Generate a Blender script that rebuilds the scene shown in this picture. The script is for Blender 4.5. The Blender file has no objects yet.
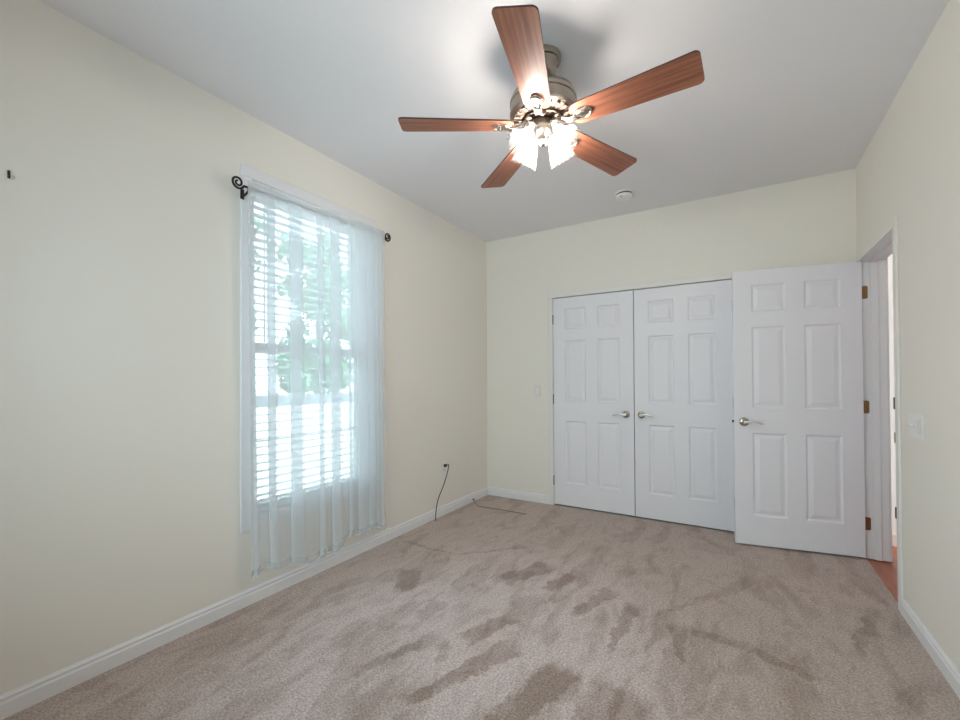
import bpy, bmesh, math, random
from mathutils import Vector, Matrix
R = math.radians
sc = bpy.context.scene
col = sc.collection
random.seed(7)

# ------------------------------------------------------------------ camera, world, light, exposure
cam_d = bpy.data.cameras.new('camera'); cam = bpy.data.objects.new('camera', cam_d); col.objects.link(cam)
cam_d.sensor_width = 36.0
cam_d.lens = 425.445 * 36.0 / 960.0
cam_d.shift_x = 0.00077
cam_d.shift_y = 0.01587
cam_d.clip_start = 0.05
cam_d.clip_end = 200
yaw, pitch, roll = R(31.388), R(0.625), R(-0.276)
fw = Vector((-math.sin(yaw)*math.cos(pitch), math.cos(yaw)*math.cos(pitch), math.sin(pitch)))
rt = Vector((math.cos(yaw), math.sin(yaw), 0)); up = rt.cross(fw)
r2 = rt*math.cos(roll) + up*math.sin(roll); u2 = -rt*math.sin(roll) + up*math.cos(roll)
m = Matrix((r2, u2, -fw)).transposed().to_4x4(); m.translation = (2.336, -3.991, 1.240)
cam.matrix_world = m
sc.camera = cam

sc.view_settings.view_transform = 'Standard'; sc.view_settings.look = 'None'
sc.view_settings.gamma = 1.0; sc.view_settings.use_curve_mapping = False
sc.view_settings.exposure = 0.58
sc.cycles.use_denoising = True
sc.cycles.max_bounces = 14; sc.cycles.diffuse_bounces = 8; sc.cycles.transparent_max_bounces = 24
sc.cycles.sample_clamp_indirect = 6.0
sc.cycles.caustics_reflective = False; sc.cycles.caustics_refractive = False

SKY_STRENGTH = 4.2
BULB_STRENGTH = 175.0
world = bpy.data.worlds.new('sky'); sc.world = world; world.use_nodes = True
nt = world.node_tree; nt.nodes.clear()
wo = nt.nodes.new('ShaderNodeOutputWorld'); bg = nt.nodes.new('ShaderNodeBackground')
bg.inputs[0].default_value = (0.86, 0.92, 1.0, 1); bg.inputs[1].default_value = SKY_STRENGTH
nt.links.new(bg.outputs[0], wo.inputs[0])

sun_d = bpy.data.lights.new('sun', 'SUN'); sun_d.energy = 12.0; sun_d.angle = R(1.5); sun_d.color = (1, 0.95, 0.88)
sun = bpy.data.objects.new('sun', sun_d); col.objects.link(sun)
sun.rotation_euler = Vector((-0.55, -0.25, -0.8)).to_track_quat('-Z', 'Y').to_euler()

W, H, YF = 3.064, 2.74, -4.45       # room width, height, wall behind the camera
T = 0.13                            # wall thickness

# added hall light, no fixture seen; portals in left window and added front window
def area(name, loc, target, sx, sy, energy, color, portal=False):
    d = bpy.data.lights.new(name, 'AREA'); d.shape = 'RECTANGLE'; d.size = sx; d.size_y = sy
    d.energy = energy; d.color = color
    o = bpy.data.objects.new(name, d); col.objects.link(o); o.location = loc
    o.rotation_euler = (Vector(target)-Vector(loc)).to_track_quat('-Z', 'Y').to_euler()
    if portal: d.cycles.is_portal = True
    return o
area('window_portal', (-0.16, -2.175, 1.43), (1, -2.175, 1.43), 1.87, 0.88, 1, (1, 1, 1), True)
area('added_window_portal', (1.45, YF-0.16, 1.45), (1.45, 0, 1.45), 2.0, 1.7, 1, (1, 1, 1), True)  # sky fill through the added window behind the camera
hl = bpy.data.lights.new('hall_fill_light', 'POINT'); hl.energy = 1.6; hl.shadow_soft_size = 0.15; hl.color = (1, 0.86, 0.78)  # point light added to brighten the hall, no lamp seen there
ho = bpy.data.objects.new('hall_fill_light', hl); col.objects.link(ho); ho.location = (3.75, -0.7, 2.45)

# ------------------------------------------------------------------ materials
def mat(name, color, rough=0.6, metal=0.0, spec=0.5, emit=None, estr=0):
    mt = bpy.data.materials.new(name); mt.use_nodes = True
    b = mt.node_tree.nodes['Principled BSDF']
    b.inputs['Base Color'].default_value = (*color, 1); b.inputs['Roughness'].default_value = rough
    b.inputs['Metallic'].default_value = metal; b.inputs['Specular IOR Level'].default_value = spec
    if emit:
        b.inputs['Emission Color'].default_value = (*emit, 1); b.inputs['Emission Strength'].default_value = estr
    return mt
def N(mt, t, **kw):
    n = mt.node_tree.nodes.new(t)
    for k, v in kw.items():
        if k in n.inputs: n.inputs[k].default_value = v
        else: setattr(n, k, v)
    return n
def L(mt, a, b): mt.node_tree.links.new(a, b)
def bump(mt, scale, strength, dist=0.001, detail=2.0):
    b = mt.node_tree.nodes['Principled BSDF']
    tc = N(mt, 'ShaderNodeTexCoord'); no = N(mt, 'ShaderNodeTexNoise', Scale=scale, Detail=detail)
    bp = N(mt, 'ShaderNodeBump', Strength=strength, Distance=dist)
    L(mt, tc.outputs['Object'], no.inputs['Vector']); L(mt, no.outputs['Fac'], bp.inputs['Height'])
    L(mt, bp.outputs['Normal'], b.inputs['Normal'])
    return mt

M = {}
M['wall'] = bump(mat('wall_paint', (0.845, 0.810, 0.742), 0.7, spec=0.25), 160, 0.12)
M['ceiling'] = bump(mat('ceiling_paint', (0.82, 0.805, 0.83), 0.85, spec=0.2), 120, 0.15)
M['trim'] = mat('white_trim_paint', (0.82, 0.81, 0.82), 0.4, spec=0.4)
M['casing'] = mat('cream_white_trim_paint', (0.83, 0.808, 0.772), 0.45, spec=0.35)
M['door'] = bump(mat('white_door_paint', (0.84, 0.83, 0.87), 0.42, spec=0.4), 90, 0.05)
M['vinyl'] = mat('white_vinyl', (0.80, 0.83, 0.85), 0.4)
M['plastic'] = mat('white_plastic', (0.84, 0.83, 0.81), 0.35)
M['plastic_ivory'] = mat('off_white_plastic', (0.78, 0.76, 0.72), 0.35)
M['dark_slot'] = mat('dark_slot', (0.03, 0.03, 0.03), 0.6)
M['closet'] = mat('closet_paint', (0.6, 0.58, 0.52), 0.8)
M['nickel'] = mat('satin_nickel', (0.54, 0.485, 0.42), 0.24, 1.0)
M['nickel_brushed'] = mat('brushed_nickel', (0.38, 0.335, 0.29), 0.34, 1.0)
M['nickel_dark'] = mat('aged_nickel', (0.17, 0.13, 0.105), 0.42, 1.0)
M['lever'] = mat('pale_satin_lever', (0.86, 0.85, 0.83), 0.38, 1.0)
M['vent'] = mat('dark_bronze_vent', (0.10, 0.07, 0.055), 0.5, 0.6)
M['brass'] = mat('antique_brass', (0.35, 0.20, 0.10), 0.35, 1.0)
M['hinge_dark'] = mat('dark_bronze_hinge', (0.07, 0.055, 0.045), 0.4, 0.9)
M['iron'] = mat('dark_wrought_iron', (0.022, 0.014, 0.015), 0.45, 0.3)
M['cord'] = mat('dark_cord', (0.045, 0.03, 0.027), 0.5)
M['coax'] = mat('brown_cable', (0.28, 0.20, 0.17), 0.5)
M['pad'] = mat('grey_rubber', (0.10, 0.09, 0.09), 0.6)

NAP_MARKS = [  # brushed-nap marks on the carpet: centre x, y, direction, half length, half width at each end, depth
    (1.167, -1.486, -113.8, 0.195, 0.071, 0.065, 1),
    (1.388, -1.497, -105.4, 0.13, 0.046, 0.038, 1),
    (1.636, -1.63, -106.5, 0.188, 0.052, 0.023, 0.95),
    (1.821, -1.804, -92.7, 0.234, 0.052, 0.009, 0.9),
    (1.258, -2.147, -109.5, 0.147, 0.042, 0.052, 0.9),
    (1.33, -2.469, -111.3, 0.272, 0.068, 0.023, 0.95),
    (1.626, -2.481, -105.6, 0.251, 0.076, 0.054, 1),
    (1.934, -2.398, -92.6, 0.159, 0.127, 0.107, 0.8),
    (0.575, -1.962, -56.4, 0.144, 0.075, 0.061, 0.7),
    (0.901, -2.158, -88.0, 0.091, 0.063, 0.037, 0.6),
    (1.007, -2.512, -112.5, 0.191, 0.049, 0.023, 0.7),
    (1.161, -2.42, -64.9, 0.068, 0.034, 0.018, 0.6),
    (0.35, -1.487, 1.7, 0.252, 0.02, 0.019, 0.7),
    (0.79, -1.295, 44.7, 0.263, 0.017, 0.018, 0.6),
    (2.866, -1.191, -107.3, 0.264, 0.038, 0.019, 0.9),
    (2.727, -1.616, -105.7, 0.091, 0.009, 0.004, 0.7),
    (2.083, -1.782, -82.2, 0.153, 0.051, 0.008, 0.8),
    (2.243, -1.663, 0.9, 0.124, 0.028, 0.04, 0.7),
    (2.49, -1.716, -24.0, 0.135, 0.035, 0.019, 0.65),
    (2.032, -1.466, 52.6, 0.177, 0.012, 0.02, 0.6),
    (2.266, -1.098, 60.8, 0.26, 0.028, 0.047, 0.6),
    (2.552, -1.331, -28.8, 0.036, 0.044, 0.016, 0.6),
    (2.664, -0.875, -23.2, 0.036, 0.045, 0.015, 0.5),
    (2.918, -1.688, -120.0, 0.176, 0.037, 0.039, 0.45),
    (0.663, -2.514, -94.6, 0.104, 0.034, 0.02, 0.5),
    (1.784, -1.115, -135.1, 0.145, 0.051, 0.062, 0.35),
    (2.171, -0.443, -176.7, 0.159, 0.103, 0.086, 0.4),
    (1.355, -0.996, 68.2, 0.218, 0.048, 0.039, 0.3),
    (1.803, -0.763, 69.6, 0.166, 0.035, 0.021, 0.35),
]
def carpet():
    mt = mat('beige_carpet', (0.5, 0.43, 0.39), 1.0, spec=0.05)
    b = mt.node_tree.nodes['Principled BSDF']
    tc = N(mt, 'ShaderNodeTexCoord')
    def patch(rot, sx, sy, seed, lo, hi, distort=0.6, detail=3.0):
        mp = N(mt, 'ShaderNodeMapping'); mp.inputs['Rotation'].default_value = (0, 0, R(rot))
        mp.inputs['Scale'].default_value = (sx, sy, 1); mp.inputs['Location'].default_value = (seed, seed*1.7, 0)
        n = N(mt, 'ShaderNodeTexNoise', Scale=1.0, Detail=detail, Roughness=0.5, Distortion=distort)
        r = N(mt, 'ShaderNodeMapRange'); r.inputs['From Min'].default_value = lo; r.inputs['From Max'].default_value = hi
        L(mt, tc.outputs['Object'], mp.inputs['Vector']); L(mt, mp.outputs['Vector'], n.inputs['Vector']); L(mt, n.outputs['Fac'], r.inputs['Value'])
        return r.outputs['Result']
    def math_(op, a, c, clamp=False):
        n = N(mt, 'ShaderNodeMath', operation=op); n.use_clamp = clamp
        for i, v in enumerate((a, c)):
            if isinstance(v, float): n.inputs[i].default_value = v
            else: L(mt, v, n.inputs[i])
        return n.outputs[0]
    # wander of every edge of the nap marks
    nz = N(mt, 'ShaderNodeTexNoise', Scale=8.0, Detail=6.0, Roughness=0.72); L(mt, tc.outputs['Object'], nz.inputs['Vector'])
    def vec(op, a, c):
        n = N(mt, 'ShaderNodeVectorMath', operation=op)
        for i, v in enumerate((a, c)):
            if isinstance(v, tuple): n.inputs[i].default_value = v
            else: L(mt, v, n.inputs[i])
        return n.outputs[0]
    pos = vec('ADD', tc.outputs['Object'], vec('MULTIPLY', vec('SUBTRACT', nz.outputs['Color'], (0.5, 0.5, 0.5)), (0.16, 0.16, 0.0)))
    dark = None
    for (cx, cy, an, hl_, wa, wb, dp) in NAP_MARKS:
        mp = N(mt, 'ShaderNodeMapping', vector_type='TEXTURE'); L(mt, pos, mp.inputs['Vector'])
        wm = (wa+wb)/2
        mp.inputs['Location'].default_value = (cx, cy, 0); mp.inputs['Rotation'].default_value = (0, 0, R(an)); mp.inputs['Scale'].default_value = (hl_, wm, 1)
        sx = N(mt, 'ShaderNodeSeparateXYZ'); L(mt, mp.outputs['Vector'], sx.inputs[0])
        tp = math_('ADD', math_('MULTIPLY', sx.outputs['X'], (wb-wa)/(2*wm)), 1.0)
        v = math_('DIVIDE', math_('ABSOLUTE', sx.outputs['Y'], 0.0), math_('MAXIMUM', tp, 0.15))
        q = math_('MAXIMUM', v, math_('ABSOLUTE', sx.outputs['X'], 0.0))
        mr_ = N(mt, 'ShaderNodeMapRange', interpolation_type='SMOOTHSTEP'); L(mt, q, mr_.inputs['Value'])
        mr_.inputs['From Min'].default_value = 1.2; mr_.inputs['From Max'].default_value = 0.75; mr_.inputs['To Max'].default_value = dp
        dark = mr_.outputs['Result'] if dark is None else math_('MAXIMUM', dark, mr_.outputs['Result'])
    p1 = patch(12, 5.5, 1.9, 3.1, 0.52, 0.60, 0.8, 6.0)
    p4 = patch(60, 11.0, 5.0, 5.5, 0.48, 0.66, 1.2, 5.0)
    p6 = patch(-30, 26.0, 12.0, 7.7, 0.42, 0.70, 1.5, 4.0)
    dark = math_('ADD', math_('MULTIPLY', dark, 0.66), math_('ADD', math_('MULTIPLY', p1, 0.36), math_('ADD', math_('MULTIPLY', p4, 0.30), math_('MULTIPLY', p6, 0.20))), True)
    # centre is paler and pinker than the rest
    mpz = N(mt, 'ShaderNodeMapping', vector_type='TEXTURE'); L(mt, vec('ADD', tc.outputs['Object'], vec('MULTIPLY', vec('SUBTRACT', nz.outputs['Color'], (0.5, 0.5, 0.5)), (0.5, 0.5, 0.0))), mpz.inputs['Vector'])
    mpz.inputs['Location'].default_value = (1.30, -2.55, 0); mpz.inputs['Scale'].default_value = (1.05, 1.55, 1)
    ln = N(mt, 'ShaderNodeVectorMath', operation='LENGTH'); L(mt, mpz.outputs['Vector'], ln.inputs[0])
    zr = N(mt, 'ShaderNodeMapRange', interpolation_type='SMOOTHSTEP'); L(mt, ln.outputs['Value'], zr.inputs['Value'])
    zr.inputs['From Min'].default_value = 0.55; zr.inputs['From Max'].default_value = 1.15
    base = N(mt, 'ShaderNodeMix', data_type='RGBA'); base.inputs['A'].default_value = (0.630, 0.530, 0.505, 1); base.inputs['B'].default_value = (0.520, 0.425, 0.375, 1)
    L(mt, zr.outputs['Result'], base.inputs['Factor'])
    mixn = N(mt, 'ShaderNodeMix', data_type='RGBA'); mixn.inputs['B'].default_value = (0.335, 0.250, 0.210, 1)
    L(mt, base.outputs['Result'], mixn.inputs['A'])
    L(mt, dark, mixn.inputs['Factor'])
    # pile speckle
    n2 = N(mt, 'ShaderNodeTexNoise', Scale=330.0, Detail=2.0, Roughness=0.7); L(mt, tc.outputs['Object'], n2.inputs['Vector'])
    n3 = N(mt, 'ShaderNodeTexNoise', Scale=110.0, Detail=2.0); L(mt, tc.outputs['Object'], n3.inputs['Vector'])
    sp = math_('ADD', math_('MULTIPLY', n2.outputs['Fac'], 0.5), math_('MULTIPLY', n3.outputs['Fac'], 0.5))
    mr = N(mt, 'ShaderNodeMapRange'); L(mt, sp, mr.inputs['Value'])
    mr.inputs['From Min'].default_value = 0.3; mr.inputs['From Max'].default_value = 0.7
    mr.inputs['To Min'].default_value = 0.38; mr.inputs['To Max'].default_value = 1.55
    mul = N(mt, 'ShaderNodeMix', data_type='RGBA', blend_type='MULTIPLY'); mul.inputs['Factor'].default_value = 1.0
    L(mt, mixn.outputs['Result'], mul.inputs['A']); L(mt, mr.outputs['Result'], mul.inputs['B'])
    L(mt, mul.outputs['Result'], b.inputs['Base Color'])
    bp = N(mt, 'ShaderNodeBump', Strength=0.7, Distance=0.006); L(mt, sp, bp.inputs['Height'])
    L(mt, bp.outputs['Normal'], b.inputs['Normal'])
    b.inputs['Sheen Weight'].default_value = 0.15
    return mt
M['carpet'] = carpet()

def wood(name, c1, c2, rough, scale_v, planks=0.0):
    mt = mat(name, c1, rough, spec=0.5); b = mt.node_tree.nodes['Principled BSDF']
    tc = N(mt, 'ShaderNodeTexCoord'); mp = N(mt, 'ShaderNodeMapping'); mp.inputs['Scale'].default_value = scale_v
    n = N(mt, 'ShaderNodeTexNoise', Scale=1.0, Detail=5.0, Roughness=0.6, Distortion=0.5)
    cr = N(mt, 'ShaderNodeValToRGB'); cr.color_ramp.elements[0].position = 0.35; cr.color_ramp.elements[1].position = 0.68
    cr.color_ramp.elements[0].color = (*c2, 1); cr.color_ramp.elements[1].color = (*c1, 1)
    L(mt, tc.outputs['Object'], mp.inputs['Vector']); L(mt, mp.outputs['Vector'], n.inputs['Vector'])
    L(mt, n.outputs['Fac'], cr.inputs['Fac']); L(mt, cr.outputs['Color'], b.inputs['Base Color'])
    return mt
M['blade'] = wood('cherry_blade', (0.38, 0.152, 0.086), (0.19, 0.062, 0.034), 0.46, (2.0, 48, 8))
M['blade_edge'] = mat('dark_blade_edge', (0.07, 0.025, 0.018), 0.4)
M['hallwood'] = wood('red_brown_floorboards', (0.46, 0.16, 0.085), (0.33, 0.10, 0.05), 0.35, (30, 3, 5))

def thin(name, tint, trans, diff=None, gloss=0.0, rough=0.02, transl=0.5, edge=None):
    """a thin sheet: part lets light straight through, part scatters, part mirrors"""
    mt = bpy.data.materials.new(name); mt.use_nodes = True; t = mt.node_tree; t.nodes.clear()
    out = t.nodes.new('ShaderNodeOutputMaterial'); tr = t.nodes.new('ShaderNodeBsdfTransparent'); tr.inputs[0].default_value = (*tint, 1)
    last = tr.outputs[0]
    if edge:                                          # glass is darker where it is seen edge-on
        lw = t.nodes.new('ShaderNodeLayerWeight'); lw.inputs[0].default_value = 0.4
        mc = t.nodes.new('ShaderNodeMix'); mc.data_type = 'RGBA'; mc.inputs['A'].default_value = (*tint, 1); mc.inputs['B'].default_value = (*edge, 1)
        t.links.new(lw.outputs['Facing'], mc.inputs['Factor']); t.links.new(mc.outputs['Result'], tr.inputs[0])
    if diff:
        d = t.nodes.new('ShaderNodeBsdfDiffuse'); d.inputs[0].default_value = (*diff, 1)
        l = t.nodes.new('ShaderNodeBsdfTranslucent'); l.inputs[0].default_value = (*diff, 1)
        mx = t.nodes.new('ShaderNodeMixShader'); mx.inputs[0].default_value = transl
        t.links.new(d.outputs[0], mx.inputs[1]); t.links.new(l.outputs[0], mx.inputs[2])
        m2 = t.nodes.new('ShaderNodeMixShader'); m2.inputs[0].default_value = 1-trans
        if edge:
            mm = t.nodes.new('ShaderNodeMapRange'); mm.inputs['From Min'].default_value = 0.15; mm.inputs['From Max'].default_value = 0.75
            mm.inputs['To Min'].default_value = 1-trans; mm.inputs['To Max'].default_value = 0.01
            t.links.new(lw.outputs['Facing'], mm.inputs['Value']); t.links.new(mm.outputs['Result'], m2.inputs[0])
        t.links.new(last, m2.inputs[1]); t.links.new(mx.outputs[0], m2.inputs[2]); last = m2.outputs[0]
    if gloss:
        g = t.nodes.new('ShaderNodeBsdfGlossy'); g.inputs['Roughness'].default_value = rough
        fr = t.nodes.new('ShaderNodeLayerWeight'); fr.inputs[0].default_value = gloss
        m3 = t.nodes.new('ShaderNodeMixShader'); t.links.new(fr.outputs['Fresnel'], m3.inputs[0])
        t.links.new(last, m3.inputs[1]); t.links.new(g.outputs[0], m3.inputs[2]); last = m3.outputs[0]
    t.links.new(last, out.inputs[0])
    return mt
M['glass'] = thin('window_glass', (0.82, 0.91, 0.91), 1.0, None, 0.25)
M['sheer'] = thin('white_sheer_voile', (0.95, 0.98, 1.0), 0.42, (0.88, 0.89, 0.90), transl=0.5)
M['sheer_hem'] = thin('white_sheer_hem', (0.95, 0.98, 1.0), 0.72, (0.90, 0.92, 0.93), transl=0.5)
M['shade'] = thin('clear_ribbed_glass', (0.95, 0.95, 0.95), 0.90, (0.92, 0.91, 0.89), 0.15, 0.12, transl=0.7, edge=(0.38, 0.36, 0.34))
M['bulb'] = mat('lit_bulb', (1, 1, 1), 0.3, emit=(1.0, 0.92, 0.84), estr=BULB_STRENGTH)
M['slat'] = mat('white_blind_slat', (0.83, 0.85, 0.87), 0.4)
b_ = M['slat'].node_tree.nodes['Principled BSDF']
M['concrete'] = bump(mat('pale_concrete', (0.40, 0.39, 0.38), 0.9), 8, 0.2)
M['fence'] = mat('grey_fence', (0.13, 0.15, 0.17), 0.8)
M['leaf'] = mat('green_leaf', (0.10, 0.25, 0.15), 0.6)
M['bark'] = mat('bark', (0.10, 0.075, 0.055), 0.9)

# ------------------------------------------------------------------ mesh helpers
def obj(name, bm, m, parent=None, smooth=None, loc=None, rot=None):
    me = bpy.data.meshes.new(name); bm.normal_update(); bm.to_mesh(me); bm.free()
    o = bpy.data.objects.new(name, me); col.objects.link(o)
    for mm in (m if isinstance(m, (list, tuple)) else [m]): me.materials.append(mm)
    if smooth is not None:
        for p in me.polygons: p.use_smooth = True
        me.set_sharp_from_angle(angle=R(smooth))
    if parent is not None: o.parent = parent
    if loc is not None: o.location = loc
    if rot is not None: o.rotation_euler = rot
    return o
def empty(name, loc, rz=0.0):
    o = bpy.data.objects.new(name, None); col.objects.link(o); o.location = loc; o.rotation_euler = (0, 0, rz)
    o.empty_display_size = 0.05
    return o
def tag(o, label, cat, group=None, kind=None):
    o['label'] = label; o['category'] = cat
    if group: o['group'] = group
    if kind: o['kind'] = kind
    return o
def BM(): return bmesh.new()
def box(bm, lo, hi, bev=0.0, seg=1):
    t = bmesh.new(); bmesh.ops.create_cube(t, size=1.0)
    for v in t.verts:
        v.co = Vector([(lo[i]+hi[i])/2 + v.co[i]*(hi[i]-lo[i]) for i in range(3)])
    if bev: bmesh.ops.bevel(t, geom=t.edges[:], offset=bev, segments=seg, affect='EDGES', profile=0.5)
    merge(bm, t)
    return bm
def merge(bm, t, mx=None):
    vm = {}
    for v in t.verts: vm[v] = bm.verts.new(mx @ v.co if mx is not None else v.co)
    for f in t.faces:
        try:
            nf = bm.faces.new([vm[v] for v in f.verts]); nf.material_index = f.material_index
        except ValueError: pass
    t.free()
def lathe(bm, prof, seg=40, mx=None, rfun=None, cap=True):
    """profile [(r, z)...] spun about z"""
    t = bmesh.new(); rings = []
    for i, (r, z) in enumerate(prof):
        if r < 1e-6: rings.append([t.verts.new((0, 0, z))])
        else:
            rings.append([t.verts.new((r*(rfun(a, i) if rfun else 1)*math.cos(a), r*(rfun(a, i) if rfun else 1)*math.sin(a), z)) for a in [2*math.pi*k/seg for k in range(seg)]])
    for A, B in zip(rings, rings[1:]):
        for k in range(seg):
            k2 = (k+1) % seg
            if len(A) == 1 and len(B) == 1: continue
            if len(A) == 1: t.faces.new((A[0], B[k2], B[k]))
            elif len(B) == 1: t.faces.new((A[k], A[k2], B[0]))
            else: t.faces.new((A[k], A[k2], B[k2], B[k]))
    if cap:
        for rg, fl in ((rings[0], False), (rings[-1], True)):
            if len(rg) > 2: t.faces.new(rg if fl else rg[::-1])
    bmesh.ops.recalc_face_normals(t, faces=t.faces[:])
    merge(bm, t, mx); return bm
def tube(bm, pts, rad, seg=10, flat=1.0):
    """sweep a circle (or ellipse) along points; rad a number or list"""
    pts = [Vector(p) for p in pts]; n = len(pts)
    if not isinstance(rad, (list, tuple)): rad = [rad]*n
    t = bmesh.new(); rings = []; prev = None
    for i, p in enumerate(pts):
        d = (pts[min(i+1, n-1)] - pts[max(i-1, 0)]).normalized()
        if prev is None:
            a = Vector((0, 0, 1)) if abs(d.z) < 0.9 else Vector((1, 0, 0))
            u = (a - d*a.dot(d)).normalized()
        else:
            u = (prev - d*prev.dot(d)).normalized()
        prev = u; v = d.cross(u)
        rings.append([t.verts.new(p + (u*math.cos(2*math.pi*k/seg)*flat + v*math.sin(2*math.pi*k/seg))*rad[i]) for k in range(seg)])
    for A, B in zip(rings, rings[1:]):
        for k in range(seg): t.faces.new((A[k], A[(k+1) % seg], B[(k+1) % seg], B[k]))
    t.faces.new(rings[0][::-1]); t.faces.new(rings[-1])
    bmesh.ops.recalc_face_normals(t, faces=t.faces[:])
    merge(bm, t); return bm
def smooth_path(ctrl, n=12):
    """Catmull-Rom through control points"""
    c = [Vector(p) for p in ctrl]; c = [2*c[0]-c[1]] + c + [2*c[-1]-c[-2]]; out = []
    for i in range(1, len(c)-2):
        p0, p1, p2, p3 = c[i-1:i+3]
        for k in range(n):
            s = k/n
            out.append(0.5*((2*p1) + (p2-p0)*s + (2*p0-5*p1+4*p2-p3)*s*s + (3*p1-p0-3*p2+p3)*s**3))
    out.append(c[-2]); return out
def prism(bm, outline, lo, hi, axis):
    """extrude a closed 2-D outline along an axis ('x','y','z')"""
    t = bmesh.new()
    def P(a, b, c):
        return {'x': (c, a, b), 'y': (a, c, b), 'z': (a, b, c)}[axis]
    A = [t.verts.new(P(a, b, lo)) for a, b in outline]; B = [t.verts.new(P(a, b, hi)) for a, b in outline]
    n = len(outline)
    for k in range(n): t.faces.new((A[k], A[(k+1) % n], B[(k+1) % n], B[k]))
    t.faces.new(A[::-1]); t.faces.new(B)
    bmesh.ops.recalc_face_normals(t, faces=t.faces[:])
    merge(bm, t); return bm
def struct(name, bm, m, label, cat, parent=None, smooth=None):
    o = obj(name, bm, m, parent, smooth)
    if parent is None: tag(o, label, cat, kind='structure')
    return o

# ------------------------------------------------------------------ room shell
# window opening in the left wall, closet opening in the back wall, doorway in the right wall
WY0, WY1, WZ0, WZ1 = -2.62, -1.73, 0.485, 2.375
CX0, CX1, CZ = 0.745, 2.317, 2.066
DY0, DY1, DZ = -0.884, -0.072, 2.065

struct('floor', box(BM(), (0, YF, -0.10), (W+0.008, 0.005, 0.0)), M['carpet'], 'beige carpet floor with brushed nap marks', 'floor')
struct('ceiling', box(BM(), (-T, YF-T, H), (W+T, T, H+0.12)), M['ceiling'], 'white painted ceiling above the fan', 'ceiling')
b = BM()
box(b, (-T, YF-T, -0.1), (0, WY0, H)); box(b, (-T, WY1, -0.1), (0, T, H))
box(b, (-T, WY0, -0.1), (0, WY1, WZ0)); box(b, (-T, WY0, WZ1), (0, WY1, H))
struct('wall_left', b, M['wall'], 'cream painted wall with the curtained window', 'wall')
b = BM()
box(b, (0, 0, -0.1), (CX0, T, H)); box(b, (CX1, 0, -0.1), (W+T, T, H)); box(b, (CX0, 0, CZ), (CX1, T, H))
struct('wall_back', b, M['wall'], 'cream painted wall around the closet doors', 'wall')
b = BM()
box(b, (W, YF-T, -0.1), (W+T, DY0, H)); box(b, (W, DY1, -0.1), (W+T, 0, H)); box(b, (W, DY0, DZ), (W+T, DY1, H))
struct('wall_right', b, M['wall'], 'cream painted wall with the doorway and switches', 'wall')
FX0, FX1, FZ0, FZ1 = 0.45, 2.45, 0.6, 2.3  # opening for the added fill window
b = BM()
box(b, (0, YF-T, -0.1), (FX0, YF, H)); box(b, (FX1, YF-T, -0.1), (W, YF, H))
box(b, (FX0, YF-T, -0.1), (FX1, YF, FZ0)); box(b, (FX0, YF-T, FZ1), (FX1, YF, H))
struct('wall_front', b, M['wall'], 'cream painted wall opposite the closet', 'wall')
# closet interior
b = BM()
box(b, (CX0-0.3, 0.70, -0.1), (CX1+0.3, 0.80, H)); box(b, (CX0-0.4, T, -0.1), (CX0-0.3, 0.80, H)); box(b, (CX1+0.3, T, -0.1), (CX1+0.4, 0.80, H))
box(b, (CX0-0.4, T, H), (CX1+0.4, 0.8, H+0.12)); box(b, (CX0-0.4, 0.005, -0.1), (CX1+0.4, 0.8, -0.004))
struct('wall_closet', b, M['closet'], 'inside of the closet behind the double doors', 'closet interior')
# hall beyond the doorway
struct('floor_hall', box(BM(), (W+0.008, -2.0, -0.1), (4.35, 0.34, -0.006)), M['hallwood'], 'reddish brown wood floor of the hall past the doorway', 'floor')
b = BM()
box(b, (W+T, 0.30, -0.1), (4.35, 0.40, H)); box(b, (4.25, -2.0, -0.1), (4.35, 0.30, H)); box(b, (W+T, -2.1, -0.1), (4.35, -2.0, H)); box(b, (W+T, -2.1, H), (4.35, 0.40, H+0.12))
struct('wall_hall', b, M['trim'], 'pale hall wall seen through the doorway', 'wall')
struct('baseboard_hall', box(BM(), (W+T, 0.286, -0.006), (4.25, 0.30, 0.085), 0.003), M['trim'], 'white baseboard at the end of the hall', 'baseboard')

# baseboards: flat board, bead line, narrower cap
BH = 0.085
prof = [(0, 0), (0.013, 0), (0.013, 0.056), (0.0095, 0.061), (0.0080, 0.066), (0.0110, 0.0695), (0.0105, 0.076), (0.005, 0.082), (0.005, BH), (0, BH)]
struct('baseboard_left', prism(BM(), prof, YF, 0.0, 'y'), M['trim'], 'white baseboard along the window wall', 'baseboard')
b = prism(BM(), [(-a, z) for a, z in prof], 0.013, 0.713, 'x')
struct('baseboard_back', b, M['trim'], 'white baseboard left of the closet casing', 'baseboard')
b = prism(BM(), [(W-a, z) for a, z in prof], YF, -0.921, 'y')
struct('baseboard_right', b, M['trim'], 'white baseboard under the wall switches', 'baseboard')

def casing_bar(b, lo, hi, axis_out, sign):
    box(b, lo, hi, 0.004, 2)
# closet casing and jambs
b = BM()
cw = 0.050
box(b, (CX0+0.018-cw, -0.014, 0), (CX0+0.018, 0, CZ-0.018), 0.004, 2); box(b, (CX1-0.018, -0.014, 0), (CX1-0.018+cw, 0, CZ-0.018), 0.004, 2)
box(b, (CX0+0.018-cw, -0.014, CZ-0.018), (CX1-0.018+cw, 0, CZ-0.018+cw), 0.004, 2)
box(b, (CX0, 0, 0), (CX0+0.018, T, CZ-0.018)); box(b, (CX1-0.018, 0, 0), (CX1, T, CZ-0.018)); box(b, (CX0, 0, CZ-0.018), (CX1, T, CZ))
box(b, (CX0-0.026, -0.020, 0), (CX0-0.022, 0, CZ+0.028)); 
struct('trim_1', b, M['casing'], 'white casing and jamb around the closet doors', 'door casing')
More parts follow.
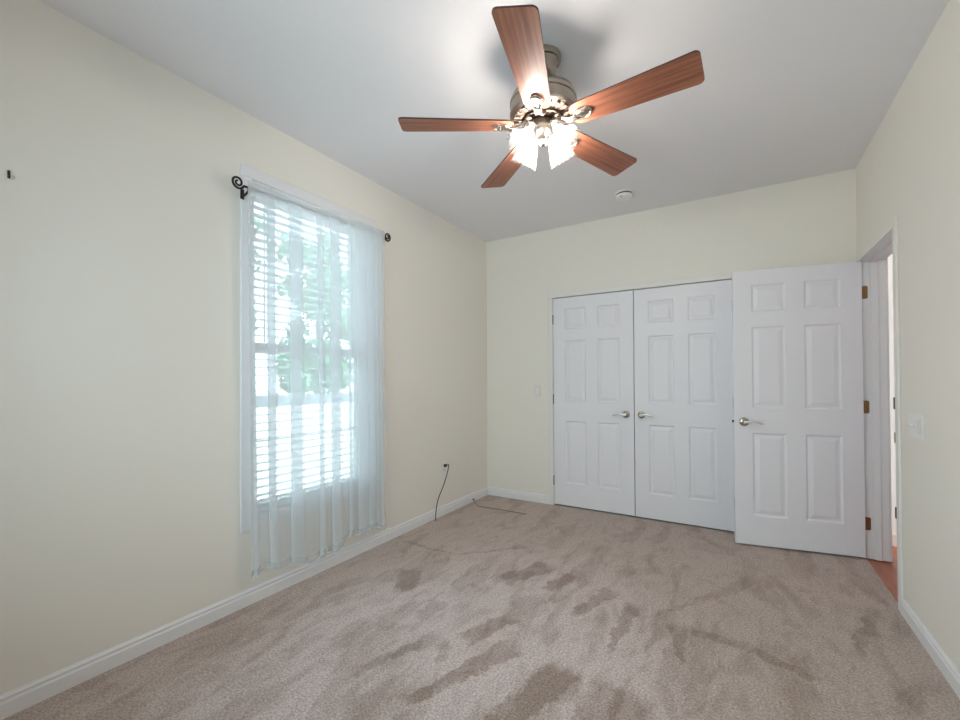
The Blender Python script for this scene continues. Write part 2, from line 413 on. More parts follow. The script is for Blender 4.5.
# doorway casing; then jambs and stops
b = BM()
jy0, jy1, jz = DY0+0.02, DY1-0.02, DZ-0.02
yc = min(jy1+0.055, -0.002)
box(b, (W-0.013, jy0-0.055, 0), (W, jy0-0.004, jz+0.004), 0.004, 2); box(b, (W-0.013, jy1+0.004, 0), (W, yc, jz+0.004), 0.004, 2)
box(b, (W-0.013, jy0-0.055, jz+0.004), (W, yc, jz+0.054), 0.004, 2)
struct('trim_2', b, M['casing'], 'white casing around the doorway to the hall', 'door casing')
b = BM()
box(b, (W, DY0, 0), (W+T, jy0, jz)); box(b, (W, jy1, 0), (W+T, DY1, jz)); box(b, (W, DY0, jz), (W+T, DY1, DZ))
box(b, (W+T, jy0-0.06, 0), (W+T+0.014, jy0-0.004, jz+0.06), 0.004, 2); box(b, (W+T, jy1+0.004, 0), (W+T+0.014, jy1+0.06, jz+0.06), 0.004, 2)
for a, c in ((jy0, jy0+0.011), (jy1-0.011, jy1)): box(b, (W+0.050, a, 0), (W+0.090, c, jz), 0.002)
box(b, (W+0.050, jy0, jz-0.011), (W+0.090, jy1, jz), 0.002)
struct('trim_3', b, M['trim'], 'white jamb inside the doorway behind the open door', 'door jamb')

# ------------------------------------------------------------------ window
win = tag(empty('window_1', (0, (WY0+WY1)/2, WZ0)), 'white double hung window behind the sheer curtain', 'window', kind='structure')
oy, oz = (WY0+WY1)/2, WZ0
def rel(lo, hi): return (lo[0], lo[1]-oy, lo[2]-oz), (hi[0], hi[1]-oy, hi[2]-oz)
def wbox(b, lo, hi, bev=0.0): box(b, *rel(lo, hi), bev)
b = BM(); c = 0.066
wbox(b, (0, WY0-c, WZ0-c-0.012), (0.016, WY0, WZ1), 0.004); wbox(b, (0, WY1, WZ0-c-0.012), (0.016, WY1+c, WZ1), 0.004)
wbox(b, (0, WY0-c, WZ1), (0.016, WY1+c, WZ1+c), 0.004); wbox(b, (0, WY0, WZ0-c-0.012), (0.016, WY1, WZ0-0.020), 0.004)
obj('casing', b, M['trim'], win)
b = BM(); wbox(b, (-0.07, WY0-0.012, WZ0-0.018), (0.026, WY1+0.012, WZ0), 0.004); obj('sill', b, M['trim'], win)
b = BM()
j = 0.012
wbox(b, (-T, WY0, WZ0), (0, WY0+j, WZ1)); wbox(b, (-T, WY1-j, WZ0), (0, WY1, WZ1)); wbox(b, (-T, WY0, WZ1-j), (0, WY1, WZ1))
obj('jamb', b, M['trim'], win)
def sash(name, x0, x1, z0, z1):
    b = BM(); s = 0.055; a0, a1 = WY0+j, WY1-j
    wbox(b, (x0, a0, z0), (x1, a0+s, z1), 0.004); wbox(b, (x0, a1-s, z0), (x1, a1, z1), 0.004)
    wbox(b, (x0, a0+s, z0), (x1, a1-s, z0+s), 0.004); wbox(b, (x0, a0+s, z1-s), (x1, a1-s, z1), 0.004)
    o = obj(name, b, M['vinyl'], win)
    g = BM(); wbox(g, ((x0+x1)/2-0.002, a0+s-0.005, z0+s-0.005), ((x0+x1)/2+0.002, a1-s+0.005, z1-s+0.005))
    obj('glass_pane', g, M['glass'], o)
    return o
zm = 1.435
sash('upper_sash', -0.125, -0.098, zm-0.03, WZ1-j); sash('lower_sash', -0.096, -0.070, WZ0, zm+0.03)

# second window, unseen, added behind the camera to let in sky fill
w2 = tag(empty('window_2_added', ((FX0+FX1)/2, YF, FZ0)), 'unseen white window added opposite the closet doors for daylight fill', 'window', kind='structure')
b = BM(); hx, hz = (FX1-FX0)/2, FZ1-FZ0
for lo, hi in (((-hx-0.06, 0, -0.06), (hx+0.06, 0.015, 0)), ((-hx-0.06, 0, hz), (hx+0.06, 0.015, hz+0.06)), ((-hx-0.06, 0, 0), (-hx, 0.015, hz)), ((hx, 0, 0), (hx+0.06, 0.015, hz)),
               ((-hx, -0.1, 0), (-hx+0.05, -0.06, hz)), ((hx-0.05, -0.1, 0), (hx, -0.06, hz)), ((-0.03, -0.1, 0), (0.03, -0.06, hz)), ((-hx, -0.1, 0), (hx, -0.06, 0.05)), ((-hx, -0.1, hz-0.05), (hx, -0.06, hz)), ((-hx, -0.1, hz/2-0.025), (hx, -0.06, hz/2+0.025))):
    box(b, lo, hi)
obj('window_frame', b, M['vinyl'], w2)
obj('glass_pane', box(BM(), (-hx, -0.082, 0), (hx, -0.078, hz)), M['glass'], w2)

# ------------------------------------------------------------------ doors
def panel_door_bm(w, h, t):
    """six-panel door: x 0..w, y 0 (front) .. t (back), z 0..h, moulded panels on both faces"""
    bm = BM()
    st, mu = 0.118, 0.112; pw = (w-2*st-mu)/2
    zs = [(h-0.108-0.200, h-0.108), (h-0.42-0.600, h-0.42), (h-1.205-0.610, h-1.205)]
    xs = [(st, st+pw), (st+pw+mu, w-st)]
    X = sorted({0, w, *[v for p in xs for v in p]}); Z = sorted({0, h, *[v for p in zs for v in p]})
    rings = [(0.0, 0.0), (0.006, 0.007), (0.011, 0.0105), (0.017, 0.0105), (0.040, 0.003), (0.043, 0.0018)]
    for face in (0, 1):
        y0 = 0 if face == 0 else t; s = 1 if face == 0 else -1
        for xa, xb in zip(X, X[1:]):
            for za, zb in zip(Z, Z[1:]):
                if (xa, xb) in xs and (za, zb) in zs:
                    prev = None
                    for ins, d in rings:
                        cur = [bm.verts.new((x, y0+s*d, z)) for x, z in ((xa+ins, za+ins), (xb-ins, za+ins), (xb-ins, zb-ins), (xa+ins, zb-ins))]
                        if prev:
                            for k in range(4): bm.faces.new((prev[k], prev[(k+1) % 4], cur[(k+1) % 4], cur[k]))
                        prev = cur
                    bm.faces.new(prev)
                else:
                    bm.faces.new([bm.verts.new((x, y0, z)) for x, z in ((xa, za), (xb, za), (xb, zb), (xa, zb))])
    for q in (((0,0,0),(0,t,0),(0,t,h),(0,0,h)), ((w,0,0),(w,t,0),(w,t,h),(w,0,h)), ((0,0,0),(w,0,0),(w,t,0),(0,t,0)), ((0,0,h),(w,0,h),(w,t,h),(0,t,h))):
        bm.faces.new([bm.verts.new(v) for v in q])
    bmesh.ops.remove_doubles(bm, verts=bm.verts[:], dist=1e-5)
    bmesh.ops.recalc_face_normals(bm, faces=bm.faces[:])
    return bm
def lever_set(parent, x, z, dirn, y=0.0, side=-1):
    """rosette + wavy lever standing off the face at y towards side*y; lever runs along dirn*x"""
    mx = Matrix.Translation((x, y, z)) @ Matrix.Rotation(R(90) if side < 0 else R(-90), 4, 'X')
    h = obj('door_handle', lathe(BM(), [(0.0325, 0.0), (0.0325, 0.004), (0.030, 0.008), (0.022, 0.011), (0.0135, 0.014), (0.0125, 0.040), (0.0, 0.040)], 36, mx), M['nickel'], parent, 40)
    h['label'] = 'round satin nickel rosette'
    pts = smooth_path([(x-dirn*0.008, y+side*0.047, z), (x+dirn*0.018, y+side*0.050, z+0.002), (x+dirn*0.045, y+side*0.052, z+0.009), (x+dirn*0.075, y+side*0.050, z+0.004), (x+dirn*0.098, y+side*0.047, z-0.006), (x+dirn*0.112, y+side*0.044, z-0.008)], 6)
    n = len(pts); rad = [0.0115 - 0.0045*i/(n-1) for i in range(n)]
    lv = obj('lever', tube(BM(), pts, rad, 12), M['lever'], h, 50)
    return h
def butt_hinge(parent, x, y, z, m, leafbox=None, name='hinge'):
    b = BM()
    for k in range(3):
        z0 = z-0.044+k*0.0300
        lathe(b, [(0.0, 0), (0.0065, 0.0), (0.0065, 0.0275), (0.0, 0.0275)], 14, Matrix.Translation((x, y, z0)))
    lathe(b, [(0, 0), (0.004, 0), (0.0055, 0.004), (0.0, 0.008)], 12, Matrix.Translation((x, y, z+0.0445)))
    if leafbox: box(b, *leafbox)
    h = obj(name, b, m, parent, 40)
    h['label'] = 'small metal butt hinge'
    return h

DH = 2.028; DT = 0.035
lw = (CX1-CX0-0.036-0.003*2-0.007)/2
d1 = obj('door_1', panel_door_bm(lw, DH, DT), M['door'], loc=(CX0+0.018+0.003, 0.0, 0.013))
tag(d1, 'left white six panel closet door, hinges on its left edge', 'door', kind='structure')
d2 = obj('door_2', panel_door_bm(lw, DH, DT), M['door'], loc=(CX1-0.018-0.003-lw, 0.0, 0.013))
tag(d2, 'right white six panel closet door, half hidden by the open door', 'door', kind='structure')
lever_set(d1, lw-0.068, 0.907, -1); lever_set(d2, 0.058, 0.907, 1)
for z in (1.832, 1.045, 0.245): butt_hinge(d1, -0.004, -0.006, z-0.013, M['hinge_dark'])
for z in (1.832, 1.045, 0.245): butt_hinge(d2, lw+0.004, -0.006, z-0.013, M['hinge_dark'])

# entry door, swung into the room: local x runs from hinge to free edge, its y=0 face looks at the camera
ew = 0.772; ang = math.atan2(-0.139, -0.766)
pin = Vector((W-0.007, -0.098, 0))
ux = Vector((math.cos(ang), math.sin(ang), 0))
# face normal towards the camera
nrm = Vector((-ux.y, ux.x, 0))
if nrm.y > 0: nrm = -nrm
face0 = pin + nrm*DT*0.98
# local frame: +x along ux, +y away from the camera
d3 = obj('door_3', panel_door_bm(ew, DH, DT), M['door'])
yv = -nrm
mx3 = Matrix(((ux.x, yv.x, 0, face0.x), (ux.y, yv.y, 0, face0.y), (0, 0, 1, 0.015), (0, 0, 0, 1)))
# keep a proper rotation: mirror-free because we flip the mesh when needed
if mx3.to_3x3().determinant() < 0:
    for v in d3.data.vertices: v.co.x = ew - v.co.x
    o0 = face0 + ux*ew; ux3 = -ux
    mx3 = Matrix(((ux3.x, yv.x, 0, o0.x), (ux3.y, yv.y, 0, o0.y), (0, 0, 1, 0.015), (0, 0, 0, 1)))
    flip3 = True; d3.data.flip_normals()
else: flip3 = False
d3.matrix_world = mx3
tag(d3, 'open white six panel door swung against the closet, brass hinges', 'door', kind='structure')
fx = 0.063 if flip3 else ew-0.063
sgn = 1 if flip3 else -1
lever_set(d3, fx, 0.904, sgn)
lever_set(d3, fx, 0.904, sgn, DT, 1)
ex = 0.0 if flip3 else ew
b = BM(); box(b, (min(ex, ex-sgn*0.011), DT/2-0.008, 0.896), (max(ex, ex-sgn*0.011), DT/2+0.008, 0.914), 0.002)
lt = obj('latch', b, M['hinge_dark'], d3); lt['label'] = 'dark latch bolt on the door edge'
# hinge leaves screwed to the far jamb, knuckles at the pin
for z in (1.832, 1.040, 0.238):
    ob = obj('hinge', BM(), M['brass'], d3)
    bmq = BM()
    outline = [(W+0.001, z-0.044), (W+0.030, z-0.044), (W+0.036, z-0.038), (W+0.036, z+0.038), (W+0.030, z+0.044), (W+0.001, z+0.044)]
    prism(bmq, outline, jy1-0.003, jy1+0.002, 'y')
    for k in (-0.028, 0, 0.028):
        lathe(bmq, [(0, 0), (0.0045, 0), (0.003, 0.0015), (0, 0.002)], 12, Matrix.Translation((W+0.022+(0.006 if k == 0 else 0), jy1-0.003, z+k)) @ Matrix.Rotation(R(90), 4, 'X'))
    lathe(bmq, [(0, -0.044), (0.0065, -0.044), (0.0065, 0.044), (0.0, 0.044)], 14, Matrix.Translation((pin.x-0.002, pin.y+0.003, z)))
    bmq.transform(mx3.inverted()); bmq.to_mesh(ob.data); bmq.free()
    ob['label'] = 'antique brass hinge on the jamb'

# strike plate and small pads on the near jamb edge
def jamb_bit(name, z, hh, m, label, cat, group=None, th=0.006):
    b = BM(); box(b, (W-0.0175, jy0-0.012, z-hh), (W+0.004, jy0+0.002, z+hh), 0.002)
    o = obj(name, b, m); tag(o, label, cat, group); return o
sp_ = jamb_bit('strike_plate', 0.919, 0.028, M['nickel'], 'grey metal strike plate on the near jamb of the doorway', 'strike plate', th=0.002)
jamb_bit('jamb_pad', 1.103, 0.032, M['pad'], 'upper dark pad on the doorway edge, just above switch height', 'pad', 'dark pads on the door jamb')
jamb_bit('jamb_pad', 0.515, 0.030, M['pad'], 'lower dark pad on the doorway edge, about knee height', 'pad', 'dark pads on the door jamb')

# ------------------------------------------------------------------ blind inside the window
bx = -0.036
bl = tag(empty('window_blind', (bx, oy, WZ0)), 'white horizontal slat blind inside the window, slats open', 'window blind')
hw = (WY1-WY0)/2 - j - 0.006
b = BM(); box(b, (-0.028, -hw, WZ1-j-WZ0-0.050), (0.028, hw, WZ1-j-WZ0-0.002), 0.003); obj('headrail', b, M['slat'], bl)
b = BM(); pitch_ = 0.0462; z = 0.048; zs = []
while z < WZ1-WZ0-0.075:
    zs.append(z); z += pitch_
zs.append(zs[8]-0.012)
for z in zs:
    tl = 0.10
    for s in (0,):
        # slightly crowned slat, outer edge a touch lower
        pr = [(-0.025, 0.0010), (0.0, 0.0042), (0.025, 0.0022), (0.025, -0.0004), (0.0, 0.0016), (-0.025, -0.0016)]
        prism(b, [(x_, z+z_) for x_, z_ in pr], -hw+0.004, hw-0.004, 'y')
obj('slats', b, M['slat'], bl)
b = BM(); box(b, (-0.025, -hw+0.004, 0.006), (0.025, hw-0.004, 0.022), 0.003); obj('bottom_rail', b, M['slat'], bl)
for yy in (-0.30, 0.0, 0.30):
    b = BM()
    for xx in (-0.027, 0.027): tube(b, [(xx, yy, 0.015), (xx, yy, WZ1-WZ0-0.06)], 0.0012, 6)
    obj('ladder_cord', b, M['slat'], bl)
b = BM(); tube(b, [(0.036, -hw+0.06, 0.95), (0.034, -hw+0.06, WZ1-WZ0-0.04)], 0.0045, 8); obj('tilt_wand', b, M['slat'], bl, 40)

# ------------------------------------------------------------------ curtain rod
RX = 0.085
rl, rr = Vector((RX, -2.712, 2.283)), Vector((RX, -1.650, 2.312))
rod = tag(empty('curtain_rod', tuple(rl)), 'dark iron curtain rod with spiral finials above the window', 'curtain rod')
b = BM(); tube(b, [(0, 0, 0), tuple(rr-rl)], 0.0065, 12); obj('rod', b, M['iron'], rod, 40)
def spiral(cy, cz, start_side, r0):
    """scroll in the plane of the wall that begins at the rod's end"""
    pts, rad = [], []
    n = 64
    for k in range(n+1):
        f = k/n; a = f*2*math.pi*1.65; r = r0*(1-0.80*f)
        th = (0 if start_side > 0 else math.pi)
        pts.append((0.0, cy + start_side*0 + r*math.cos(th + math.pi + a*(-1 if start_side > 0 else 1)*(-1))*1.0, cz + r*math.sin(th + math.pi + a*(1 if start_side > 0 else -1))))
        rad.append(0.0058*(1-0.25*f))
    return pts, rad
for side, end in ((-1, Vector((0, 0, 0))), (1, rr-rl)):
    r0 = 0.033
    b = BM()
    # the scroll leaves the rod, sweeps under and curls up and inwards
    cy, cz = end.y + side*0.030, end.z + 0.010
    pts, rad = [], []
    for k in range(70):
        f = k/69; a = -0.5*math.pi*0.55 - f*2*math.pi*1.62
        r = r0*(1-0.78*f)
        yy = math.cos(math.pi + a*-1)*r
        pts.append((end.x + 0.0, cy + (-side)*(-yy), cz + math.sin(math.pi + a*-1)*r)); rad.append(0.0062*(1-0.2*f))
    pts = [(end.x, end.y - side*0.004, end.z), (end.x, end.y + side*0.003, end.z-0.006)] + pts
    rad = [0.0065, 0.0065] + rad
    tube(b, pts, rad, 10)
    fo = obj('finial', b, M['iron'], rod, 60); fo['label'] = 'spiral scroll finial'
for yb, zb in ((0.030, 0.0008), (1.020, 0.028)):
    b = BM()
    tube(b, smooth_path([(0.0, yb, zb-0.007), (-0.02, yb, zb-0.022), (-0.05, yb, zb-0.03), (-RX+0.006, yb, zb-0.028)], 6), 0.006, 10)
    box(b, (-RX+0.0165, yb-0.011, zb-0.046), (-RX+0.021, yb+0.011, zb+0.010), 0.002)
    tube(b, smooth_path([(0.010, yb, zb+0.006), (0.009, yb, zb-0.006), (0, yb, zb-0.011), (-0.009, yb, zb-0.006), (-0.010, yb, zb+0.006)], 5), 0.0045, 8)
    obj('bracket', b, M['iron'], rod, 50)

# ------------------------------------------------------------------ sheer curtain (one panel, gathered into folds)
# fold list along the wall: (y0, y1) of the dense triple folds; fabric between them hangs single
def curtain_profile():
    yL, yR = -2.698, -1.664
    dense = [(-2.685, -2.665), (-2.598, -2.545), (-2.455, -2.372), (-2.262, -2.222), (-2.165, -2.085), (-2.02, -1.99), (-1.945, -1.86), (-1.855, -1.79), (-1.78, -1.735), (-1.725, -1.70)]
    pts = [(yL, 0.0)]
    for i, (a, c) in enumerate(dense):
        d = 0.012 + 0.006*((i*37) % 5)/5
        pts += [(a-0.004, -0.004), ((a+c)/2, -d*0.9), (c-0.004, -d*0.6), (c+0.003, -d*0.15), (c-0.006, 0.002), ((a+c)/2, 0.003), (a+0.006, 0.004), (a-0.003, 0.008), (a+0.006, d), ((a+c)/2, d*1.15), (c, d*0.9), (c+0.012, 0.002)]
    pts.append((yR, 0.0))
    return [(v.x, v.y) for v in smooth_path([(a, c_, 0) for a, c_ in pts], 5)]
prof_c = curtain_profile()
def curtain_mesh(z0, z1, nz, dx=0.0):
    bm = BM(); rows = []
    for k in range(nz+1):
        f = k/nz; z = z0 + (z1-z0)*f
        hgt = (z-0.16)/(2.32-0.16)
        row = []
        for i, (y, x) in enumerate(prof_c):
            u = (y+2.68)/1.008
            amp = 1.25 - 0.75*max(0, hgt)**2.0
            if hgt > 0.94: amp *= max(0.25, 1-(hgt-0.94)/0.06)
            lean = (1-hgt)*0.030                      # the panel hangs slightly to the right
            sway = 0.010*math.sin(u*17+0.6)*(1-hgt) + 0.006*math.sin(hgt*5+u*29)*(1-hgt)
            tilt = (2.283 + (y+2.712)/1.062*0.029 - 2.2975)
            zz = z + tilt*max(0, hgt) + (0.028*math.sin(u*9.0+1.0) + 0.012*math.sin(u*31)+0.020)*(1-max(0, hgt))*(0.5 if hgt > 0.02 else 1) * (1 if hgt < 0.1 else 0)
            row.append(bm.verts.new((RX + dx + x*amp + 0.014 - 0.012*(1-hgt), y + lean*0.9 + sway*0.5, zz)))
        rows.append(row)
    for A, B in zip(rows, rows[1:]):
        for i in range(len(A)-1): bm.faces.new((A[i], A[i+1], B[i+1], B[i]))
    return bm
cu = obj('sheer_curtain', curtain_mesh(0.140, 2.335, 44), M['sheer'], smooth=180)
tag(cu, 'white sheer curtain hanging in folds over the window', 'curtain')
hm = obj('hem', curtain_mesh(0.142, 0.178, 2, 0.002), M['sheer_hem'], cu, smooth=180); hm['label'] = 'doubled bottom hem'

# ------------------------------------------------------------------ ceiling fan
FXY = (1.568, -2.150); ZB = 2.419
fan = tag(empty('ceiling_fan', (*FXY, H)), 'five blade cherry wood ceiling fan with four lit glass shades', 'ceiling fan')
def fz(p): return [(r, z-H) for r, z in p]
obj('canopy', lathe(BM(), fz([(0.084, 2.74), (0.084, 2.722), (0.080, 2.716), (0.070, 2.714), (0.066, 2.708), (0.066, 2.672), (0.058, 2.655), (0.040, 2.643), (0.026, 2.640), (0.0, 2.640)]), 48), M['nickel_brushed'], fan, 35)
for k in range(3):
    a = R(20+120*k); b = BM()
    lathe(b, [(0, 0), (0.007, 0), (0.006, 0.003), (0, 0.0035)], 12, Matrix.Translation((0.0655*math.cos(a), 0.0655*math.sin(a), -0.048)) @ Matrix.Rotation(a, 4, 'Z') @ Matrix.Rotation(R(90), 4, 'Y'))
    obj('canopy_screw', b, M['nickel_dark'], fan, 40)
obj('downrod', lathe(BM(), fz([(0.0135, 2.645), (0.0135, 2.600), (0.032, 2.597), (0.036, 2.580), (0.036, 2.570)]), 28), M['nickel_brushed'], fan, 40)
obj('motor_housing', lathe(BM(), fz([(0.0, 2.590), (0.060, 2.590), (0.085, 2.586), (0.120, 2.577), (0.142, 2.562), (0.150, 2.545), (0.150, 2.536), (0.154, 2.534), (0.154, 2.524), (0.150, 2.521), (0.150, 2.486), (0.154, 2.483), (0.154, 2.472), (0.148, 2.466), (0.132, 2.458), (0.112, 2.453), (0.0, 2.452)]), 64), M['nickel_brushed'], fan, 32)
b = BM()
for k in range(20):
    a = 2*math.pi*k/20
    t = BM(); box(t, (0.098, -0.009, 2.447-H), (0.138, 0.009, 2.4575-H), 0.003)
    merge(b, t, Matrix.Rotation(a, 4, 'Z'))
lathe(b, [(0.090, 2.4535-H), (0.136, 2.4575-H), (0.136, 2.4560-H), (0.112, 2.4500-H), (0.090, 2.4500-H)], 48, cap=False)
obj('vent_ring', b, M['vent'], fan)
obj('flywheel', lathe(BM(), fz([(0.0, 2.453), (0.094, 2.453), (0.096, 2.447), (0.096, 2.436), (0.088, 2.432), (0.0, 2.432)]), 48), M['nickel_dark'], fan, 35)
obj('switch_housing', lathe(BM(), fz([(0.0, 2.433), (0.056, 2.433), (0.060, 2.426), (0.060, 2.410), (0.066, 2.404), (0.066, 2.396), (0.054, 2.390), (0.050, 2.372), (0.036, 2.356), (0.022, 2.350), (0.016, 2.336), (0.012, 2.330), (0.0, 2.327)]), 40), M['nickel_brushed'], fan, 35)
def blade_outline(x0, x1, w0, w1, rc0, rc1, n=8):
    pts = []
    for (cx, cy, a0, rc) in ((x1-rc1, w1/2-rc1, 0, rc1), (x0+rc0, w0/2-rc0, 90, rc0), (x0+rc0, -w0/2+rc0, 180, rc0), (x1-rc1, -w1/2+rc1, 270, rc1)):
        if a0 == 0: A = [90-90*k/n for k in range(n+1)][::-1]
        else: A = [a0+90*k/n for k in range(n+1)]
        for a in A: pts.append((cx+rc*math.cos(R(a)), cy+rc*math.sin(R(a))))
    return pts
def make_blade():
    """blade in its own frame: x outwards, y across, underside at z=0"""
    bm = prism(BM(), blade_outline(0.138, 0.664, 0.122, 0.156, 0.045, 0.022), 0.0, 0.007, 'z')
    bm.normal_update()
    for f in bm.faces: f.material_index = 1 if abs(f.normal.z) < 0.5 else 0
    return bm
def make_iron():
    bm = BM()
    # two strands of the scrolled arm, merging into a tear-drop plate under the blade root
    for s in (-1, 1):
        tube(bm, smooth_path([(0.070, s*0.014, 0.022), (0.085, s*0.017, 0.014), (0.108, s*0.012, -0.004), (0.135, s*0.007, -0.013), (0.160, s*0.010, -0.011)], 7), [0.0095]*14+[0.008]*15, 10)
    t = BM(); bmesh.ops.create_uvsphere(t, u_segments=28, v_segments=14, radius=1.0)
    for v in t.verts:
        k = 0.80 + 0.28*v.co.x
        v.co = Vector((0.188 + v.co.x*0.046, v.co.y*0.033*k, -0.001 + v.co.z*0.010))
    merge(bm, t)
    t = BM()
    ring = [(0.190+0.037*math.cos(a), 0.026*math.sin(a), -0.008) for a in [2*math.pi*k/28 for k in range(29)]]
    tube(bm, ring, 0.0042, 8); t.free()
    box(bm, (0.058, -0.022, 0.018), (0.092, 0.022, 0.028), 0.004)
    return bm
def make_screws():
    bm = BM()
    for x, y in ((0.175, 0.0), (0.203, 0.012), (0.203, -0.012)):
        lathe(bm, [(0, -0.0125), (0.0035, -0.0125), (0.0048, -0.010), (0.0048, -0.007)], 12, Matrix.Translation((x, y, 0)))
    return bm
b0 = i0 = s0 = None
for k in range(5):
    rot = Matrix.Rotation(R(-3.22 + 72*k), 4, 'Z') @ Matrix.Rotation(-0.202, 4, 'X')
    if k == 0:
        bl_ = obj('blade', make_blade(), [M['blade'], M['blade_edge']], fan, 30)
        ir = obj('blade_iron', make_iron(), M['nickel'], bl_, 60); scw = obj('screw', make_screws(), M['nickel_dark'], bl_, 40)
        b0, i0, s0 = bl_, ir, scw
    else:
        bl_ = b0.copy(); col.objects.link(bl_); bl_.parent = fan
        for q in (i0, s0):
            c_ = q.copy(); col.objects.link(c_); c_.parent = bl_
    bl_.matrix_local = Matrix.Translation((0, 0, ZB-H)) @ rot
# light kit: arm + socket, fluted glass shade with ruffled rim, bulb
NR = 18
def shade_bm():
    bm = BM()
    prof_s = [(0.024, 0.000), (0.027, -0.006), (0.030, -0.016), (0.036, -0.032), (0.043, -0.052), (0.049, -0.074), (0.055, -0.096), (0.059, -0.110), (0.064, -0.120), (0.068, -0.125)]
    t = BM(); seg = NR*6; rings = []
    for i, (r, z) in enumerate(prof_s):
        f = i/(len(prof_s)-1); rg = []
        for q in range(seg):
            a = 2*math.pi*q/seg
            rr_ = r*(1 + (0.055+0.03*f)*math.cos(NR*a))
            zz = z - 0.0055*max(0, f-0.5)*2*math.cos(NR*a)
            rg.append(t.verts.new((rr_*math.cos(a), rr_*math.sin(a), zz)))
        rings.append(rg)
    for A, B in zip(rings, rings[1:]):
        for q in range(seg): t.faces.new((A[q], B[q], B[(q+1) % seg], A[(q+1) % seg]))
    bmesh.ops.solidify(t, geom=t.faces[:], thickness=0.0028)
    merge(bm, t); return bm
s_me = None
for k in range(4):
    a = R(112.7 + 45 + 90*k)
    TL = R(32)
    # frame at the socket: local -z points down and outwards
    mx = Matrix.Translation((0.070*math.cos(a), 0.070*math.sin(a), 2.400-H)) @ Matrix.Rotation(a, 4, 'Z') @ Matrix.Rotation(-TL, 4, 'Y')
    b = BM()
    lathe(b, [(0.0, 0.020), (0.012, 0.020), (0.019, 0.014), (0.021, 0.004), (0.029, 0.0), (0.029, -0.012), (0.026, -0.014), (0.0, -0.014)], 28, mx)
    p_out = mx @ Vector((0, 0, 0.016))
    ca, sa = math.cos(a), math.sin(a)
    tube(b, smooth_path([(0.035*ca, 0.035*sa, 2.405-H), (0.052*ca, 0.052*sa, 2.424-H), tuple(p_out)], 6), 0.008, 10)
    arm = obj('lamp_arm', b, M['nickel'], fan, 40)
    if s_me is None:
        sh = obj('lamp_shade', shade_bm(), M['shade'], fan, 60); s_me = sh.data
        bb = BM(); lathe(bb, [(0.0, -0.014), (0.011, -0.014), (0.013, -0.026), (0.020, -0.040), (0.0265, -0.058), (0.028, -0.070), (0.024, -0.086), (0.013, -0.096), (0.0, -0.099)], 24)
        bu = obj('bulb', bb, M['bulb'], sh, 60); b_me = bu.data
    else:
        sh = bpy.data.objects.new('lamp_shade', s_me); col.objects.link(sh); sh.parent = fan
        bu = bpy.data.objects.new('bulb', b_me); col.objects.link(bu); bu.parent = sh
    sh['label'] = 'fluted clear glass shade with a ruffled rim'; bu['label'] = 'lit light bulb'
    sh.matrix_local = mx
for (dx, dy, ln) in ((0.03, -0.04, 0.05), (-0.035, -0.03, 0.05)):
    b = BM(); tube(b, [(dx, dy, 2.39-H), (dx, dy, 2.39-ln-H)], 0.0015, 6); lathe(b, [(0, 0), (0.004, -0.004), (0.005, -0.014), (0, -0.018)], 12, Matrix.Translation((dx, dy, 2.39-ln-H)))
    obj('pull_chain', b, M['nickel'], fan, 40)

# ------------------------------------------------------------------ smoke detector
sd = tag(empty('smoke_detector', (1.562, -0.470, H)), 'round white smoke detector on the ceiling before the closet', 'smoke detector')
obj('base', lathe(BM(), [(0.068, 0.0), (0.068, -0.008), (0.064, -0.011), (0.0, -0.011)], 40), M['plastic'], sd, 40)
b = lathe(BM(), [(0.0, -0.020), (0.058, -0.020), (0.064, -0.022), (0.064, -0.034), (0.058, -0.044), (0.030, -0.048), (0.0, -0.049)], 40)
cv = obj('cover', b, M['plastic'], sd, 40)
b = BM()
for k in range(14):
    a = 2*math.pi*k/14
    t = BM(); box(t, (0.050, -0.0115, -0.0205), (0.061, 0.0115, -0.0105)); merge(b, t, Matrix.Rotation(a, 4, 'Z'))
obj('vent_slots', b, M['dark_slot'], sd)
b = BM(); t = BM(); box(t, (-0.010, -0.0025, -0.003), (0.010, 0.0025, 0.002), 0.001)
merge(b, t, Matrix.Rotation(R(31), 4, 'Z') @ Matrix.Translation((-0.038, -0.040, -0.043)) @ Matrix.Rotation(R(-60), 4, 'X'))
obj('test_button', b, M['dark_slot'], sd)

# ------------------------------------------------------------------ switches, outlet, cords, hook
def plate(b, w, h, t=0.006):
    box(b, (-w/2, -t, -h/2), (w/2, 0, h/2), 0.0025, 2)
# three-gang switch on the right wall (local x along the wall, -y into the room)
sw = tag(empty('light_switch', (W, -1.145, 1.008), R(90+180)), 'white multi gang light switch plate on the right wall', 'light switch')
b = BM(); plate(b, 0.195, 0.120); obj('switch_plate', b, M['plastic'], sw)
for xx in (-0.062, -0.012):
    b = BM(); box(b, (xx-0.006, -0.0065, -0.013), (xx+0.006, -0.0055, 0.013)); box(b, (xx-0.0045, -0.017, -0.003), (xx+0.0045, -0.006, 0.010), 0.002)
    obj('toggle', b, M['plastic_ivory'], sw)
b = BM(); box(b, (0.040, -0.010, -0.033), (0.074, -0.0055, 0.033), 0.002); obj('rocker', b, M['plastic_ivory'], sw)
s2_ = tag(empty('light_switch', (0.592, 0, 1.122)), 'small white rocker switch plate left of the closet casing', 'light switch')
b = BM(); plate(b, 0.070, 0.115); obj('switch_plate', b, M['plastic_ivory'], s2_)
b = BM(); box(b, (-0.0175, -0.0095, -0.034), (0.0175, -0.0055, 0.034), 0.002); obj('rocker', b, M['plastic'], s2_)
